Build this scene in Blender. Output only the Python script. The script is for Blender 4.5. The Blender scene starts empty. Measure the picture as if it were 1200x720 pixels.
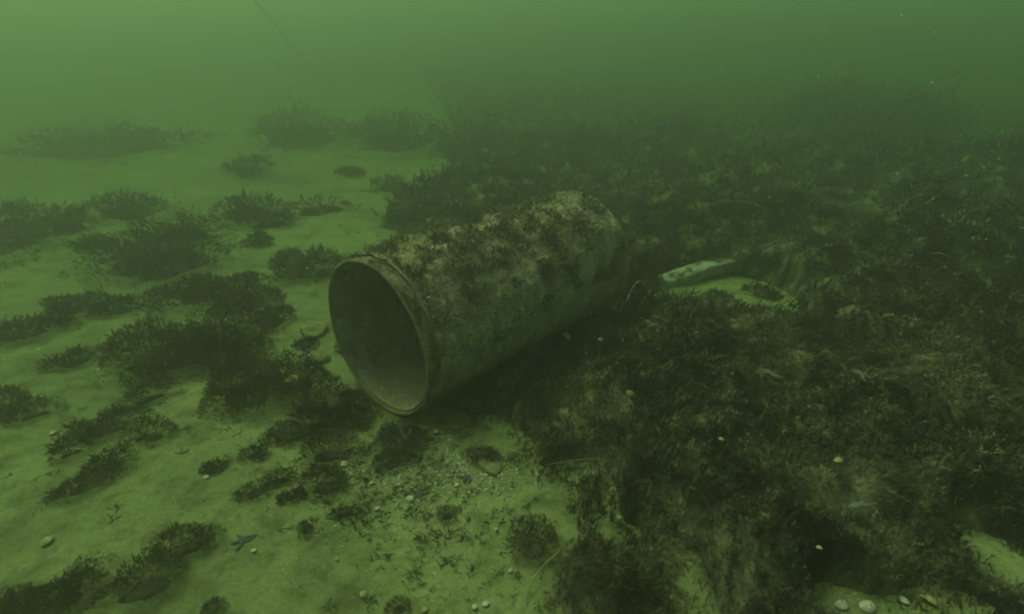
import bpy, math
import numpy as np
from mathutils import Vector, Matrix

scene = bpy.context.scene
COL = scene.collection

# ------------------------------------------------------------------ camera
CAM_H = 1.2442
FPX = 700.0                       # focal length in pixels of the 1200 px wide photograph
PITCH = math.atan((360 - 45) / FPX)
cam_data = bpy.data.cameras.new("camera")
cam_data.sensor_width = 36.0
cam_data.lens = 36.0 * FPX / 1200.0
cam_data.clip_start = 0.02
cam_data.clip_end = 300.0
cam_data.dof.use_dof = True
cam_data.dof.focus_distance = 2.4
cam_data.dof.aperture_fstop = 2.8
cam = bpy.data.objects.new("camera", cam_data)
cam.location = (0, 0, CAM_H)
cam.rotation_euler = (math.pi / 2 - PITCH, 0, 0)
COL.objects.link(cam)
scene.camera = cam

# ------------------------------------------------------------------ light: daylight that has come down through metres of green water
SUN_EL, SUN_AZ = math.radians(62), math.radians(-50)      # azimuth from +Y towards +X
WATER_TINT = (1.0, 0.92, 0.76)
world = bpy.data.worlds.new("World")
scene.world = world
world.use_nodes = True
wn = world.node_tree
wn.nodes.clear()
w_out = wn.nodes.new("ShaderNodeOutputWorld")
w_bg = wn.nodes.new("ShaderNodeBackground")
w_sky = wn.nodes.new("ShaderNodeTexSky")
w_sky.sky_type = 'NISHITA'
w_sky.sun_disc = False
w_sky.sun_elevation = SUN_EL
w_sky.sun_rotation = SUN_AZ
w_mix = wn.nodes.new("ShaderNodeMix")
w_mix.data_type = 'RGBA'
w_mix.blend_type = 'MULTIPLY'
w_mix.inputs[0].default_value = 1.0
w_mix.inputs[7].default_value = (1.0, 0.73, 0.42, 1)
wn.links.new(w_sky.outputs[0], w_mix.inputs[6])
wn.links.new(w_mix.outputs[2], w_bg.inputs[0])
w_bg.inputs[1].default_value = 0.148
wn.links.new(w_bg.outputs[0], w_out.inputs[0])

sun_data = bpy.data.lights.new("sun", 'SUN')
sun_data.energy = 2.0
sun_data.angle = math.radians(30)
sun_data.color = WATER_TINT
sun = bpy.data.objects.new("sun", sun_data)
sdir = Vector((math.cos(SUN_EL) * math.sin(SUN_AZ), math.cos(SUN_EL) * math.cos(SUN_AZ), math.sin(SUN_EL)))
sun.rotation_euler = (-sdir).to_track_quat('-Z', 'Y').to_euler()
sun.location = sdir * 20
COL.objects.link(sun)

vs = scene.view_settings
vs.view_transform = 'Standard'
vs.look = 'None'
vs.gamma = 1.0
vs.use_curve_mapping = False
vs.exposure = 0.42
scene.render.engine = 'CYCLES'
scene.cycles.use_denoising = True
scene.cycles.max_bounces = 4
scene.cycles.diffuse_bounces = 2
scene.cycles.volume_bounces = 1
scene.cycles.transmission_bounces = 3
scene.cycles.pixel_filter_type = 'BLACKMAN_HARRIS'
scene.cycles.filter_width = 1.9

RNG = np.random.default_rng(7)

# ------------------------------------------------------------------ numeric helpers
def _hash(ix, iy, iz, seed):
    h = (ix.astype(np.int64) * 374761393 + iy.astype(np.int64) * 668265263 + iz.astype(np.int64) * 2147483647 + seed * 1274126177) & 0xffffffff
    h = ((h ^ (h >> 13)) * 1274126177) & 0xffffffff
    h = h ^ (h >> 16)
    return (h & 0xffffff) / float(0xffffff)

def vnoise(x, y, z=None, seed=0):
    x = np.asarray(x, float); y = np.asarray(y, float)
    z = np.zeros_like(x) if z is None else np.asarray(z, float)
    fx, fy, fz = np.floor(x), np.floor(y), np.floor(z)
    tx, ty, tz = x - fx, y - fy, z - fz
    sx, sy, sz = tx*tx*(3-2*tx), ty*ty*(3-2*ty), tz*tz*(3-2*tz)
    r = 0
    for dx in (0, 1):
        for dy in (0, 1):
            for dz in (0, 1):
                w = (sx if dx else 1-sx) * (sy if dy else 1-sy) * (sz if dz else 1-sz)
                r = r + w * _hash(fx+dx, fy+dy, fz+dz, seed)
    return r * 2 - 1

def fbm(x, y, z=None, octaves=4, seed=0):
    r, a, f = 0, 0.5, 1.0
    for o in range(octaves):
        r = r + a * vnoise(np.asarray(x)*f, np.asarray(y)*f, None if z is None else np.asarray(z)*f, seed + o*17)
        a *= 0.5; f *= 2.03
    return r

def smooth(a, b, x):
    t = np.clip((x - a) / (b - a), 0, 1)
    return t*t*(3-2*t)

CP, SP = math.cos(PITCH), math.sin(PITCH)
def G(px, py, z=0.0):
    """the place on the sea bed (height z) that the photograph shows at a pixel"""
    u, v = (px - 600) / FPX, (360 - py) / FPX
    d = (u, CP + v*SP, -SP + v*CP)
    t = (z - CAM_H) / min(d[2], -0.02)
    return np.array([d[0]*t, d[1]*t])

# cylinder placement
CYL_R, CYL_L, CYL_YAW, CYL_TILT = 0.30, 1.20, 0.759, 0.031
CYL_C = np.array([-0.4888, 1.9151, 0.30 - 0.0442])
CYL_AX = np.array([math.sin(CYL_YAW), math.cos(CYL_YAW)])

def ground_z(x, y):
    x = np.asarray(x, float); y = np.asarray(y, float)
    r = np.hypot(x, y)
    z = 0.030 * fbm(x*0.9, y*0.9, octaves=3, seed=3) + 0.012 * fbm(x*3.1, y*3.1, octaves=3, seed=11)
    z = z + 0.009 * fbm(x*11, y*11, octaves=3, seed=21) * smooth(8, 2, r)
    # faint old sand ripples
    z = z + 0.0040 * np.sin((x*0.6 + y*0.8)*38 + 3*fbm(x*2, y*2, octaves=2, seed=5)) * smooth(5, 2, r)
    # rises gently to the right and far away
    z = z + 0.35 * smooth(6, 22, r) * (0.4 + 0.6*fbm(x*0.12, y*0.12, octaves=2, seed=31))
    # scour under the cylinder
    dx, dy = x - CYL_C[0], y - CYL_C[1]
    along = dx*CYL_AX[0] + dy*CYL_AX[1]
    across = dx*CYL_AX[1] - dy*CYL_AX[0]
    m = smooth(-0.40, -0.08, along) * smooth(CYL_L + 0.2, CYL_L - 0.05, along)
    z = z - (0.026 + 0.034*smooth(0.7, 0.1, along)) * m * np.exp(-(across/0.26)**2)
    return z

# ------------------------------------------------------------------ mesh helpers
def tri_mesh(name, V, T, smooth_shade=False, mat_index=None):
    me = bpy.data.meshes.new(name)
    V = np.ascontiguousarray(V, dtype=np.float32); T = np.ascontiguousarray(T, dtype=np.int32)
    me.vertices.add(len(V)); me.vertices.foreach_set("co", V.ravel())
    me.loops.add(len(T)*3); me.loops.foreach_set("vertex_index", T.ravel())
    me.polygons.add(len(T)); me.polygons.foreach_set("loop_start", np.arange(0, len(T)*3, 3, dtype=np.int32))
    if smooth_shade:
        me.polygons.foreach_set("use_smooth", np.ones(len(T), dtype=bool))
    else:
        me.polygons.foreach_set("use_smooth", np.zeros(len(T), dtype=bool))
    if mat_index is not None:
        me.polygons.foreach_set("material_index", np.ascontiguousarray(mat_index, dtype=np.int32))
    me.update(calc_edges=True)
    return me

def link(name, me, mats, loc=(0, 0, 0), rot=(0, 0, 0), parent=None, label=None, category=None, group=None, kind=None):
    o = bpy.data.objects.new(name, me)
    if me is not None:
        for m in (mats if isinstance(mats, (list, tuple)) else [mats]):
            if len(me.materials) < (len(mats) if isinstance(mats, (list, tuple)) else 1):
                me.materials.append(m)
    o.location = loc; o.rotation_euler = rot
    if parent is not None: o.parent = parent
    if label: o["label"] = label
    if category: o["category"] = category
    if group: o["group"] = group
    if kind: o["kind"] = kind
    COL.objects.link(o)
    return o

def grid_tris(nu, nv, wrap_u=False):
    i, j = np.meshgrid(np.arange(nu if wrap_u else nu-1), np.arange(nv-1), indexing='ij')
    i2 = (i+1) % nu
    a, b, c, d = i*nv+j, i2*nv+j, i2*nv+j+1, i*nv+j+1
    return np.concatenate([np.stack([a, b, c], -1).reshape(-1, 3), np.stack([a, c, d], -1).reshape(-1, 3)])

class Bag:
    """collects triangle soups for one object"""
    def __init__(s): s.V = []; s.T = []; s.M = []; s.C = []; s.n = 0
    def add(s, V, T, mi=0, tint=None):
        s.C.append(np.full(len(V), 0.42) if tint is None else tint)
        s.V.append(np.asarray(V, float)); s.T.append(np.asarray(T, int) + s.n); s.M.append(np.full(len(T), mi)); s.n += len(V)
    def arrays(s): return np.concatenate(s.V), np.concatenate(s.T), np.concatenate(s.M)
    def mesh(s, name, o=None):
        V, T, M = s.arrays()
        me = tri_mesh(name, V if o is None else V - o, T)
        at = me.attributes.new("tint", 'FLOAT', 'POINT'); at.data.foreach_set("value", np.concatenate(s.C).astype(np.float32))
        TRIS[0] += len(T)
        return me
TRIS = [0]

# ------------------------------------------------------------------ materials
def new_mat(name):
    m = bpy.data.materials.new(name); m.use_nodes = True
    nt = m.node_tree
    return m, nt, nt.nodes["Principled BSDF"]

def N(nt, typ, **kw):
    n = nt.nodes.new(typ)
    for k, v in kw.items():
        if k.startswith("i_"): n.inputs[k[2:].replace("_", " ")].default_value = v
        else: setattr(n, k, v)
    return n

def noise(nt, coord, scale, detail=4, rough=0.6, dist=0.0):
    n = N(nt, "ShaderNodeTexNoise"); n.inputs["Scale"].default_value = scale
    n.inputs["Detail"].default_value = detail; n.inputs["Roughness"].default_value = rough; n.inputs["Distortion"].default_value = dist
    nt.links.new(coord, n.inputs["Vector"])
    return n.outputs["Fac"]

def ramp(nt, fac, stops):
    r = N(nt, "ShaderNodeValToRGB")
    el = r.color_ramp.elements
    while len(el) < len(stops): el.new(0.5)
    for e, (p, c) in zip(el, stops): e.position = p; e.color = (*c, 1) if len(c) == 3 else c
    nt.links.new(fac, r.inputs[0])
    return r.outputs[0]

def mixc(nt, fac, a, b, blend='MIX'):
    m = N(nt, "ShaderNodeMix", data_type='RGBA', blend_type=blend)
    for s, i in ((fac, 0), (a, 6), (b, 7)):
        if hasattr(s, "is_output"): nt.links.new(s, m.inputs[i])
        elif i == 0: m.inputs[0].default_value = s
        else: m.inputs[i].default_value = (*s, 1)
    return m.outputs[2]

def bump(nt, height, strength, dist=0.01):
    b = N(nt, "ShaderNodeBump"); b.inputs["Strength"].default_value = strength; b.inputs["Distance"].default_value = dist
    nt.links.new(height, b.inputs["Height"])
    return b.outputs[0]

def coords(nt, which="Object"):
    return N(nt, "ShaderNodeTexCoord").outputs[which]

def mat_sand():
    m, nt, p = new_mat("sand")
    c = N(nt, "ShaderNodeNewGeometry").outputs["Position"]
    big = noise(nt, c, 1.6, 5, 0.6, 0.6)
    mid = noise(nt, c, 9, 6, 0.7, 0.3)
    fine = noise(nt, c, 190, 4, 0.75)
    grain = noise(nt, c, 900, 2, 0.6)
    base = ramp(nt, big, [(0.30, (0.125, 0.160, 0.072)), (0.50, (0.195, 0.242, 0.104)), (0.72, (0.275, 0.33, 0.145))])
    film = ramp(nt, mid, [(0.36, (0.45, 0.42, 0.40)), (0.52, (1, 1, 1)), (0.68, (1.15, 1.12, 1.1))])
    col = mixc(nt, 0.75, base, film, 'MULTIPLY')
    sp = ramp(nt, fine, [(0.30, (0.35, 0.35, 0.35)), (0.46, (1, 1, 1)), (0.58, (1, 1, 1)), (0.70, (1.8, 1.75, 1.6))])
    col = mixc(nt, 0.8, col, sp, 'MULTIPLY')
    col = mixc(nt, 0.7, col, ramp(nt, noise(nt, c, 55, 4, 0.7, 0.4), [(0.34, (0.55, 0.55, 0.52)), (0.48, (1, 1, 1)), (0.70, (1.25, 1.25, 1.2))]), 'MULTIPLY')
    nt.links.new(col, p.inputs["Base Color"])
    p.inputs["Roughness"].default_value = 0.95
    p.inputs["Specular IOR Level"].default_value = 0.15
    add = N(nt, "ShaderNodeMath", operation='ADD'); nt.links.new(fine, add.inputs[0]); nt.links.new(mid, add.inputs[1])
    nt.links.new(bump(nt, add.outputs[0], 0.7, 0.006), p.inputs["Normal"])
    return m

def mat_algae(name, dark, mid_c, light, scale=7.0):
    m, nt, p = new_mat(name)
    c = N(nt, "ShaderNodeNewGeometry").outputs["Position"]
    a = noise(nt, c, scale, 5, 0.65, 0.5)
    b = noise(nt, c, scale*9, 3, 0.7)
    s = N(nt, "ShaderNodeMath", operation='MULTIPLY_ADD'); nt.links.new(b, s.inputs[0]); s.inputs[1].default_value = 0.5
    off = N(nt, "ShaderNodeMath", operation='MULTIPLY_ADD'); nt.links.new(a, off.inputs[0]); off.inputs[1].default_value = 1.9; off.inputs[2].default_value = -0.70
    nt.links.new(off.outputs[0], s.inputs[2])
    tin = N(nt, "ShaderNodeAttribute", attribute_name="tint")
    s2 = N(nt, "ShaderNodeMath", operation='MULTIPLY_ADD'); nt.links.new(tin.outputs["Fac"], s2.inputs[0]); s2.inputs[1].default_value = 0.55
    s3 = N(nt, "ShaderNodeMath", operation='SUBTRACT'); nt.links.new(s.outputs[0], s3.inputs[0]); s3.inputs[1].default_value = 0.20
    nt.links.new(s3.outputs[0], s2.inputs[2])
    col = ramp(nt, s2.outputs[0], [(0.28, dark), (0.48, mid_c), (0.66, light), (0.85, tuple(min(1, q*1.9) for q in light))])
    nt.links.new(col, p.inputs["Base Color"])
    p.inputs["Roughness"].default_value = 0.9
    p.inputs["Specular IOR Level"].default_value = 0.1
    return m

def mat_plain(name, lo, hi, scale=40, rough=0.8, bmp=0.3):
    m, nt, p = new_mat(name)
    c = coords(nt)
    f = noise(nt, c, scale, 4, 0.6)
    nt.links.new(ramp(nt, f, [(0.3, lo), (0.7, hi)]), p.inputs["Base Color"])
    p.inputs["Roughness"].default_value = rough
    p.inputs["Specular IOR Level"].default_value = 0.2
    nt.links.new(bump(nt, f, bmp, 0.004), p.inputs["Normal"])
    return m

def mat_steel():
    m, nt, p = new_mat("encrusted_steel")
    c = coords(nt)
    a = noise(nt, c, 3.2, 6, 0.65, 0.8)
    b = noise(nt, c, 16, 6, 0.7, 0.4)
    f = noise(nt, c, 90, 4, 0.7)
    base = ramp(nt, b, [(0.32, (0.24, 0.225, 0.19)), (0.46, (0.37, 0.35, 0.29)), (0.58, (0.47, 0.45, 0.36)), (0.74, (0.56, 0.54, 0.43))])
    rust = ramp(nt, a, [(0.40, (0.62, 0.60, 0.56)), (0.62, (1.0, 1.0, 1.0))])
    col = mixc(nt, 0.9, base, rust, 'MULTIPLY')
    # yellowish crust that has settled on the upward side
    sep = N(nt, "ShaderNodeSeparateXYZ"); nt.links.new(c, sep.inputs[0])
    up = N(nt, "ShaderNodeMapRange"); nt.links.new(sep.outputs[2], up.inputs[0])
    up.inputs[1].default_value = 0.30; up.inputs[2].default_value = 0.60
    patch = ramp(nt, noise(nt, c, 9, 5, 0.7, 0.9), [(0.44, (0, 0, 0)), (0.58, (1, 1, 1))])
    pm = N(nt, "ShaderNodeMath", operation='MULTIPLY'); nt.links.new(up.outputs[0], pm.inputs[0]); nt.links.new(patch, pm.inputs[1])
    col = mixc(nt, pm.outputs[0], col, (0.20, 0.205, 0.105))
    # worn streaks running round the tube
    mp = N(nt, "ShaderNodeMapping"); mp.inputs["Scale"].default_value = (14, 14, 2.5); nt.links.new(c, mp.inputs[0])
    st = ramp(nt, noise(nt, mp.outputs[0], 1.6, 5, 0.65), [(0.38, (0.55, 0.56, 0.52)), (0.55, (1, 1, 1))])
    col = mixc(nt, 0.7, col, st, 'MULTIPLY')
    sp = ramp(nt, f, [(0.30, (0.35, 0.35, 0.35)), (0.5, (1, 1, 1)), (0.68, (1.9, 1.85, 1.7))])
    col = mixc(nt, 0.8, col, sp, 'MULTIPLY')
    nt.links.new(col, p.inputs["Base Color"])
    p.inputs["Roughness"].default_value = 0.85
    p.inputs["Specular IOR Level"].default_value = 0.25
    hh = N(nt, "ShaderNodeMath", operation='ADD'); nt.links.new(b, hh.inputs[0]); nt.links.new(f, hh.inputs[1])
    nt.links.new(bump(nt, hh.outputs[0], 0.8, 0.008), p.inputs["Normal"])
    return m

M_SAND = mat_sand()
M_ALGAE = mat_algae("brown_algae", (0.016, 0.016, 0.013), (0.036, 0.037, 0.029), (0.080, 0.081, 0.055))
M_ALGAE2 = mat_algae("olive_algae", (0.016, 0.017, 0.013), (0.050, 0.053, 0.036), (0.130, 0.137, 0.080), 6.0)
M_GROWTH = mat_algae("dark_turf", (0.065, 0.064, 0.045), (0.13, 0.13, 0.085), (0.24, 0.235, 0.14), 12.0)
M_CRUST = mat_algae("yellow_turf", (0.14, 0.155, 0.075), (0.245, 0.27, 0.12), (0.39, 0.42, 0.18), 12.0)
M_PALE = mat_algae("pale_tuft", (0.09, 0.10, 0.07), (0.17, 0.19, 0.125), (0.26, 0.29, 0.19), 12.0)
M_STEEL = mat_steel()
def mat_inner():
    m, nt, p = new_mat("inner_rust")
    c = coords(nt)
    f = noise(nt, c, 13, 6, 0.7, 0.6); g = noise(nt, c, 60, 4, 0.7)
    col = ramp(nt, f, [(0.32, (0.10, 0.10, 0.10)), (0.5, (0.24, 0.24, 0.235)), (0.70, (0.42, 0.42, 0.40))])
    sep = N(nt, "ShaderNodeSeparateXYZ"); nt.links.new(c, sep.inputs[0])
    ad = N(nt, "ShaderNodeMath", operation='MULTIPLY_ADD'); nt.links.new(f, ad.inputs[0]); ad.inputs[1].default_value = 0.10; nt.links.new(sep.outputs[2], ad.inputs[2])
    low = N(nt, "ShaderNodeMapRange"); nt.links.new(ad.outputs[0], low.inputs[0]); low.inputs[1].default_value = 0.14; low.inputs[2].default_value = 0.09
    col = mixc(nt, low.outputs[0], col, (0.30, 0.295, 0.19))
    sp = ramp(nt, g, [(0.32, (0.5, 0.5, 0.5)), (0.5, (1, 1, 1)), (0.68, (1.5, 1.5, 1.4))])
    nt.links.new(mixc(nt, 0.8, col, sp, 'MULTIPLY'), p.inputs["Base Color"])
    p.inputs["Roughness"].default_value = 0.95; p.inputs["Specular IOR Level"].default_value = 0.1
    nt.links.new(bump(nt, g, 0.8, 0.006), p.inputs["Normal"])
    return m
M_INNER = mat_inner()
M_RIM = mat_plain("rim_rust", (0.10, 0.098, 0.07), (0.27, 0.26, 0.17), 45, 0.85, 0.6)
M_SILT = mat_plain("silt", (0.20, 0.20, 0.14), (0.44, 0.43, 0.28), 30, 0.95, 0.5)
M_SHELL = mat_plain("shell_white", (0.30, 0.30, 0.25), (0.60, 0.59, 0.50), 120, 0.5, 0.2)
M_SHELLY = mat_plain("shell_yellow", (0.20, 0.205, 0.105), (0.40, 0.39, 0.19), 90, 0.6, 0.2)
M_STARD = mat_plain("starfish_dark", (0.045, 0.045, 0.055), (0.085, 0.085, 0.10), 120, 0.8, 0.6)
M_STARB = mat_plain("starfish_blue", (0.075, 0.085, 0.082), (0.155, 0.17, 0.16), 120, 0.8, 0.6)
M_WOOD = mat_plain("pale_wood", (0.16, 0.185, 0.13), (0.40, 0.44, 0.31), 26, 0.9, 0.8)
M_BLADE = mat_plain("pale_blade", (0.15, 0.155, 0.07), (0.27, 0.27, 0.13), 30, 0.7, 0.2)
M_BLADED = mat_plain("brown_blade", (0.10, 0.10, 0.045), (0.17, 0.16, 0.07), 30, 0.7, 0.2)
M_GREEN = mat_plain("green_blob", (0.09, 0.13, 0.05), (0.18, 0.24, 0.09), 60, 0.6, 0.3)
M_TEAL = mat_plain("teal_paint", (0.16, 0.36, 0.30), (0.34, 0.60, 0.50), 30, 0.6, 0.4)
M_LINE = mat_plain("line", (0.05, 0.05, 0.03), (0.08, 0.08, 0.05), 30, 0.8, 0.1)
M_SNOW = mat_plain("snow_particles", (0.6, 0.6, 0.5), (0.8, 0.8, 0.7), 5, 0.9, 0.0)

# ------------------------------------------------------------------ sea bed: one sheet
def axis(lo, hi, dense_lo, dense_hi, fine, grow=1.07):
    a = list(np.arange(dense_lo, dense_hi, fine))
    s, v = fine, a[-1]
    while v < hi: s *= grow; v += s; a.append(v)
    s, v = fine, a[0]
    while v > lo: s *= grow; v -= s; a.insert(0, v)
    return np.array(a)
gx = axis(-55, 55, -2.6, 2.6, 0.032)
gy = axis(-12, 75, 0.6, 4.2, 0.032)
X, Y = np.meshgrid(gx, gy, indexing='ij')
Zg = ground_z(X, Y)
sea_bed = link("sea_bed", tri_mesh("sea_bed", np.stack([X, Y, Zg], -1).reshape(-1, 3), grid_tris(len(gx), len(gy)), True), M_SAND, kind="structure")

# ------------------------------------------------------------------ algae fronds
def cushions(x, y, size, seed):
    """bushy domes side by side with gaps between them, 0..1"""
    u, v = x/size + 0.25*fbm(x*6, y*6, octaves=2, seed=seed+2), y/size + 0.25*fbm(x*6, y*6, octaves=2, seed=seed+3)
    fu, fv = np.floor(u), np.floor(v); best = np.zeros_like(u); z0 = np.zeros_like(u)
    for du in (-1, 0, 1):
        for dv in (-1, 0, 1):
            a, b = fu+du, fv+dv
            px, py = a + _hash(a, b, z0, seed), b + _hash(a, b, z0, seed+1)
            R2 = 0.5 + 0.4*_hash(a, b, z0, seed+4)
            q = ((u-px)**2 + (v-py)**2)/(R2*R2)
            best = np.maximum(best, np.sqrt(np.clip(1-q, 0, 1))*(0.35 + 0.65*_hash(a, b, z0, seed+5)))
    return best
def frond(rng, twigs=9, wide=0.035):
    bend, az = rng.uniform(0.1, 0.6), rng.uniform(0, 6.28)
    ts = np.array([0, 0.35, 0.7, 1.0])
    def at(t): return np.array([bend*t*t*math.cos(az) + 0.05*math.sin(5*t+az), bend*t*t*math.sin(az) + 0.05*math.cos(4*t), t*(1-0.25*bend*t)])
    wa = rng.uniform(0, 6.28); wd = np.array([math.cos(wa), math.sin(wa), 0])
    V, T = [], []
    for t in ts[:3]:
        p = at(t); w = wide*(1-0.7*t); V += [p - wd*w, p + wd*w]
    V.append(at(1.0))
    T += [(0, 1, 3), (0, 3, 2), (2, 3, 5), (2, 5, 4), (4, 5, 6)]
    for k in range(twigs):
        t = 0.15 + 0.8*(k + rng.uniform(0, 0.8))/twigs
        p = at(t); a = rng.uniform(0, 6.28)
        d = np.array([math.cos(a), math.sin(a), rng.uniform(0.2, 0.9)]); d /= np.linalg.norm(d)
        L = rng.uniform(0.25, 0.5)*(1 - 0.45*t)
        s = np.cross(d, rng.normal(size=3)); s /= np.linalg.norm(s); w = wide*rng.uniform(0.5, 0.9)
        n = len(V); V += [p - s*w, p + s*w, p + d*L]; T.append((n, n+1, n+2))
    return np.array(V), np.array(T)
PROTO = [frond(np.random.default_rng(100+i), 8, 0.080) for i in range(10)]
PROTO_THIN = [frond(np.random.default_rng(200+i), 9, 0.068) for i in range(10)]

def scatter(bag, P, D, S, rng, protos=PROTO, mi=0):
    """fronds at P growing along D with length S"""
    k = rng.integers(0, len(protos), len(P))
    D = D / np.linalg.norm(D, axis=1, keepdims=True)
    r = rng.normal(size=D.shape)
    Xa = np.cross(D, r); Xa /= np.linalg.norm(Xa, axis=1, keepdims=True) + 1e-9
    Ya = np.cross(D, Xa)
    for v, (pv, pt) in enumerate(protos):
        i = np.nonzero(k == v)[0]
        if not len(i): continue
        V = P[i, None, :] + S[i, None, None]*(pv[None, :, 0:1]*Xa[i, None, :] + pv[None, :, 1:2]*Ya[i, None, :] + pv[None, :, 2:3]*D[i, None, :])
        T = pt[None] + (np.arange(len(i))*len(pv))[:, None, None]
        bag.add(V.reshape(-1, 3), T.reshape(-1, 3), mi, np.repeat(rng.beta(1.6, 2.6, len(i)), len(pv)))

def lobe(bag, cx, cy, rx, ry, rot, H, rng, seed, dens=1.0, flen=None):
    """one irregular cushion of algae: lumpy body and fronds all over it"""
    dist = max(0.8, math.hypot(cx, cy))
    ca, sa = math.cos(rot), math.sin(rot)
    def rad(th): return 1 + 0.34*fbm(np.cos(th)*1.6+seed, np.sin(th)*1.6-seed, octaves=3, seed=seed) * 1.6
    def surf(th, r):
        q = rad(th)
        lx, ly = np.cos(th)*r*q*rx, np.sin(th)*r*q*ry
        x, y = cx + lx*ca - ly*sa, cy + lx*sa + ly*ca
        h = H*np.sqrt(np.clip(1 - r*r, 0, 1))*(0.50 + 0.35*fbm(x*7, y*7, octaves=3, seed=seed+5) + 0.62*cushions(x, y, 0.05 + 0.028*dist, seed))
        return x, y, ground_z(x, y) + h - 0.006
    nt_, nr = 36, 9
    th, r = np.meshgrid(np.linspace(0, 2*np.pi, nt_, endpoint=False), np.linspace(0.0, 0.66, nr), indexing='ij')
    x, y, z = surf(th, r)
    gz = ground_z(x, y)
    z = gz + (z - gz)*(0.14 if dist < 4 else 0.5)*smooth(0.66, 0.30, r)*(0.8 + 0.5*fbm(x*22, y*22, octaves=2, seed=seed+1)) - 0.014*smooth(0.35, 0.66, r)
    bag.add(np.stack([x, y, z], -1).reshape(-1, 3), grid_tris(nt_, nr, True))
    if flen is None: flen = min(0.11, max(0.0145, 0.0104*dist))
    area = math.pi*rx*ry + 2*H*(rx+ry)
    n = int(np.clip(dens*(7.6 if dist < 4 else 4.2)*area/(flen*flen), 350, 13000))
    th = rng.uniform(0, 2*np.pi, n); r = np.sqrt(rng.uniform(0, 1, n))*1.08
    # loose edge: thin out towards the rim in ragged patches
    x, y, z = surf(th, r)
    keep = fbm(x*11, y*11, octaves=3, seed=seed+9)*0.7 + (1.02-r)*1.5 > -0.02
    th, r, x, y, z = th[keep], r[keep], x[keep], y[keep], z[keep]
    gz = ground_z(x, y)
    z = gz + (z - gz)*rng.uniform(0.15, 1.0, len(r))**0.7
    ex = np.cos(th)*ca*rx - np.sin(th)*sa*ry; ey = np.cos(th)*sa*rx + np.sin(th)*ca*ry
    e = np.hypot(ex, ey); ex, ey = ex/e, ey/e
    D = np.stack([ex*r*0.9, ey*r*0.9, 0.70 - 0.35*r], -1) + rng.normal(0, 0.42, (len(r), 3))
    D[:, 2] = np.abs(D[:, 2])*0.8 + 0.02
    S = flen*rng.uniform(0.5, 1.3, len(r))*(1 - 0.5*smooth(0.6, 1.0, r))*(0.7 + 0.6*np.clip(fbm(x*16, y*16, octaves=2, seed=seed+3)+0.4, 0, 1))
    scatter(bag, np.stack([x, y, z], -1), D, S, rng, PROTO if dist > 3 else PROTO_THIN)

SEED = [50]
def clump(label, boxes, group=None, H=None, mat=None, dens=1.0, name="algae_clump", category="algae", flen=None):
    """boxes: pixel extents (x0, y0, x1, y1) of the cushions that make up one clump"""
    bag = Bag(); rng = np.random.default_rng(SEED[0]); first = None
    for (x0, y0, x1, y1) in boxes:
        SEED[0] += 7
        xc = (x0+x1)/2
        f = G(xc, y1)
        rx = (x1-x0)/2 * math.hypot(*f)/FPX * 1.10
        h = H if H else float(np.clip(0.42*rx, 0.02, 0.14))
        b = G(xc, y0, h*0.7)
        d = b - f
        depth = max(np.hypot(*d)/2, rx*0.30)
        n = f/np.hypot(*f)
        if d @ n < rx*0.5: depth = max(rx*0.35, 0.02)
        depth = min(depth, rx*1.7)
        c = f + n*depth
        if first is None: first = c
        lobe(bag, c[0], c[1], rx, depth, math.atan2(n[1], n[0]) - math.pi/2, h, rng, SEED[0], dens, flen)
    o = np.array([first[0], first[1], float(ground_z(first[0], first[1]))])
    return link(name, bag.mesh(name, o), mat or M_ALGAE, loc=o, label=label, category=category, group=group)

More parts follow.
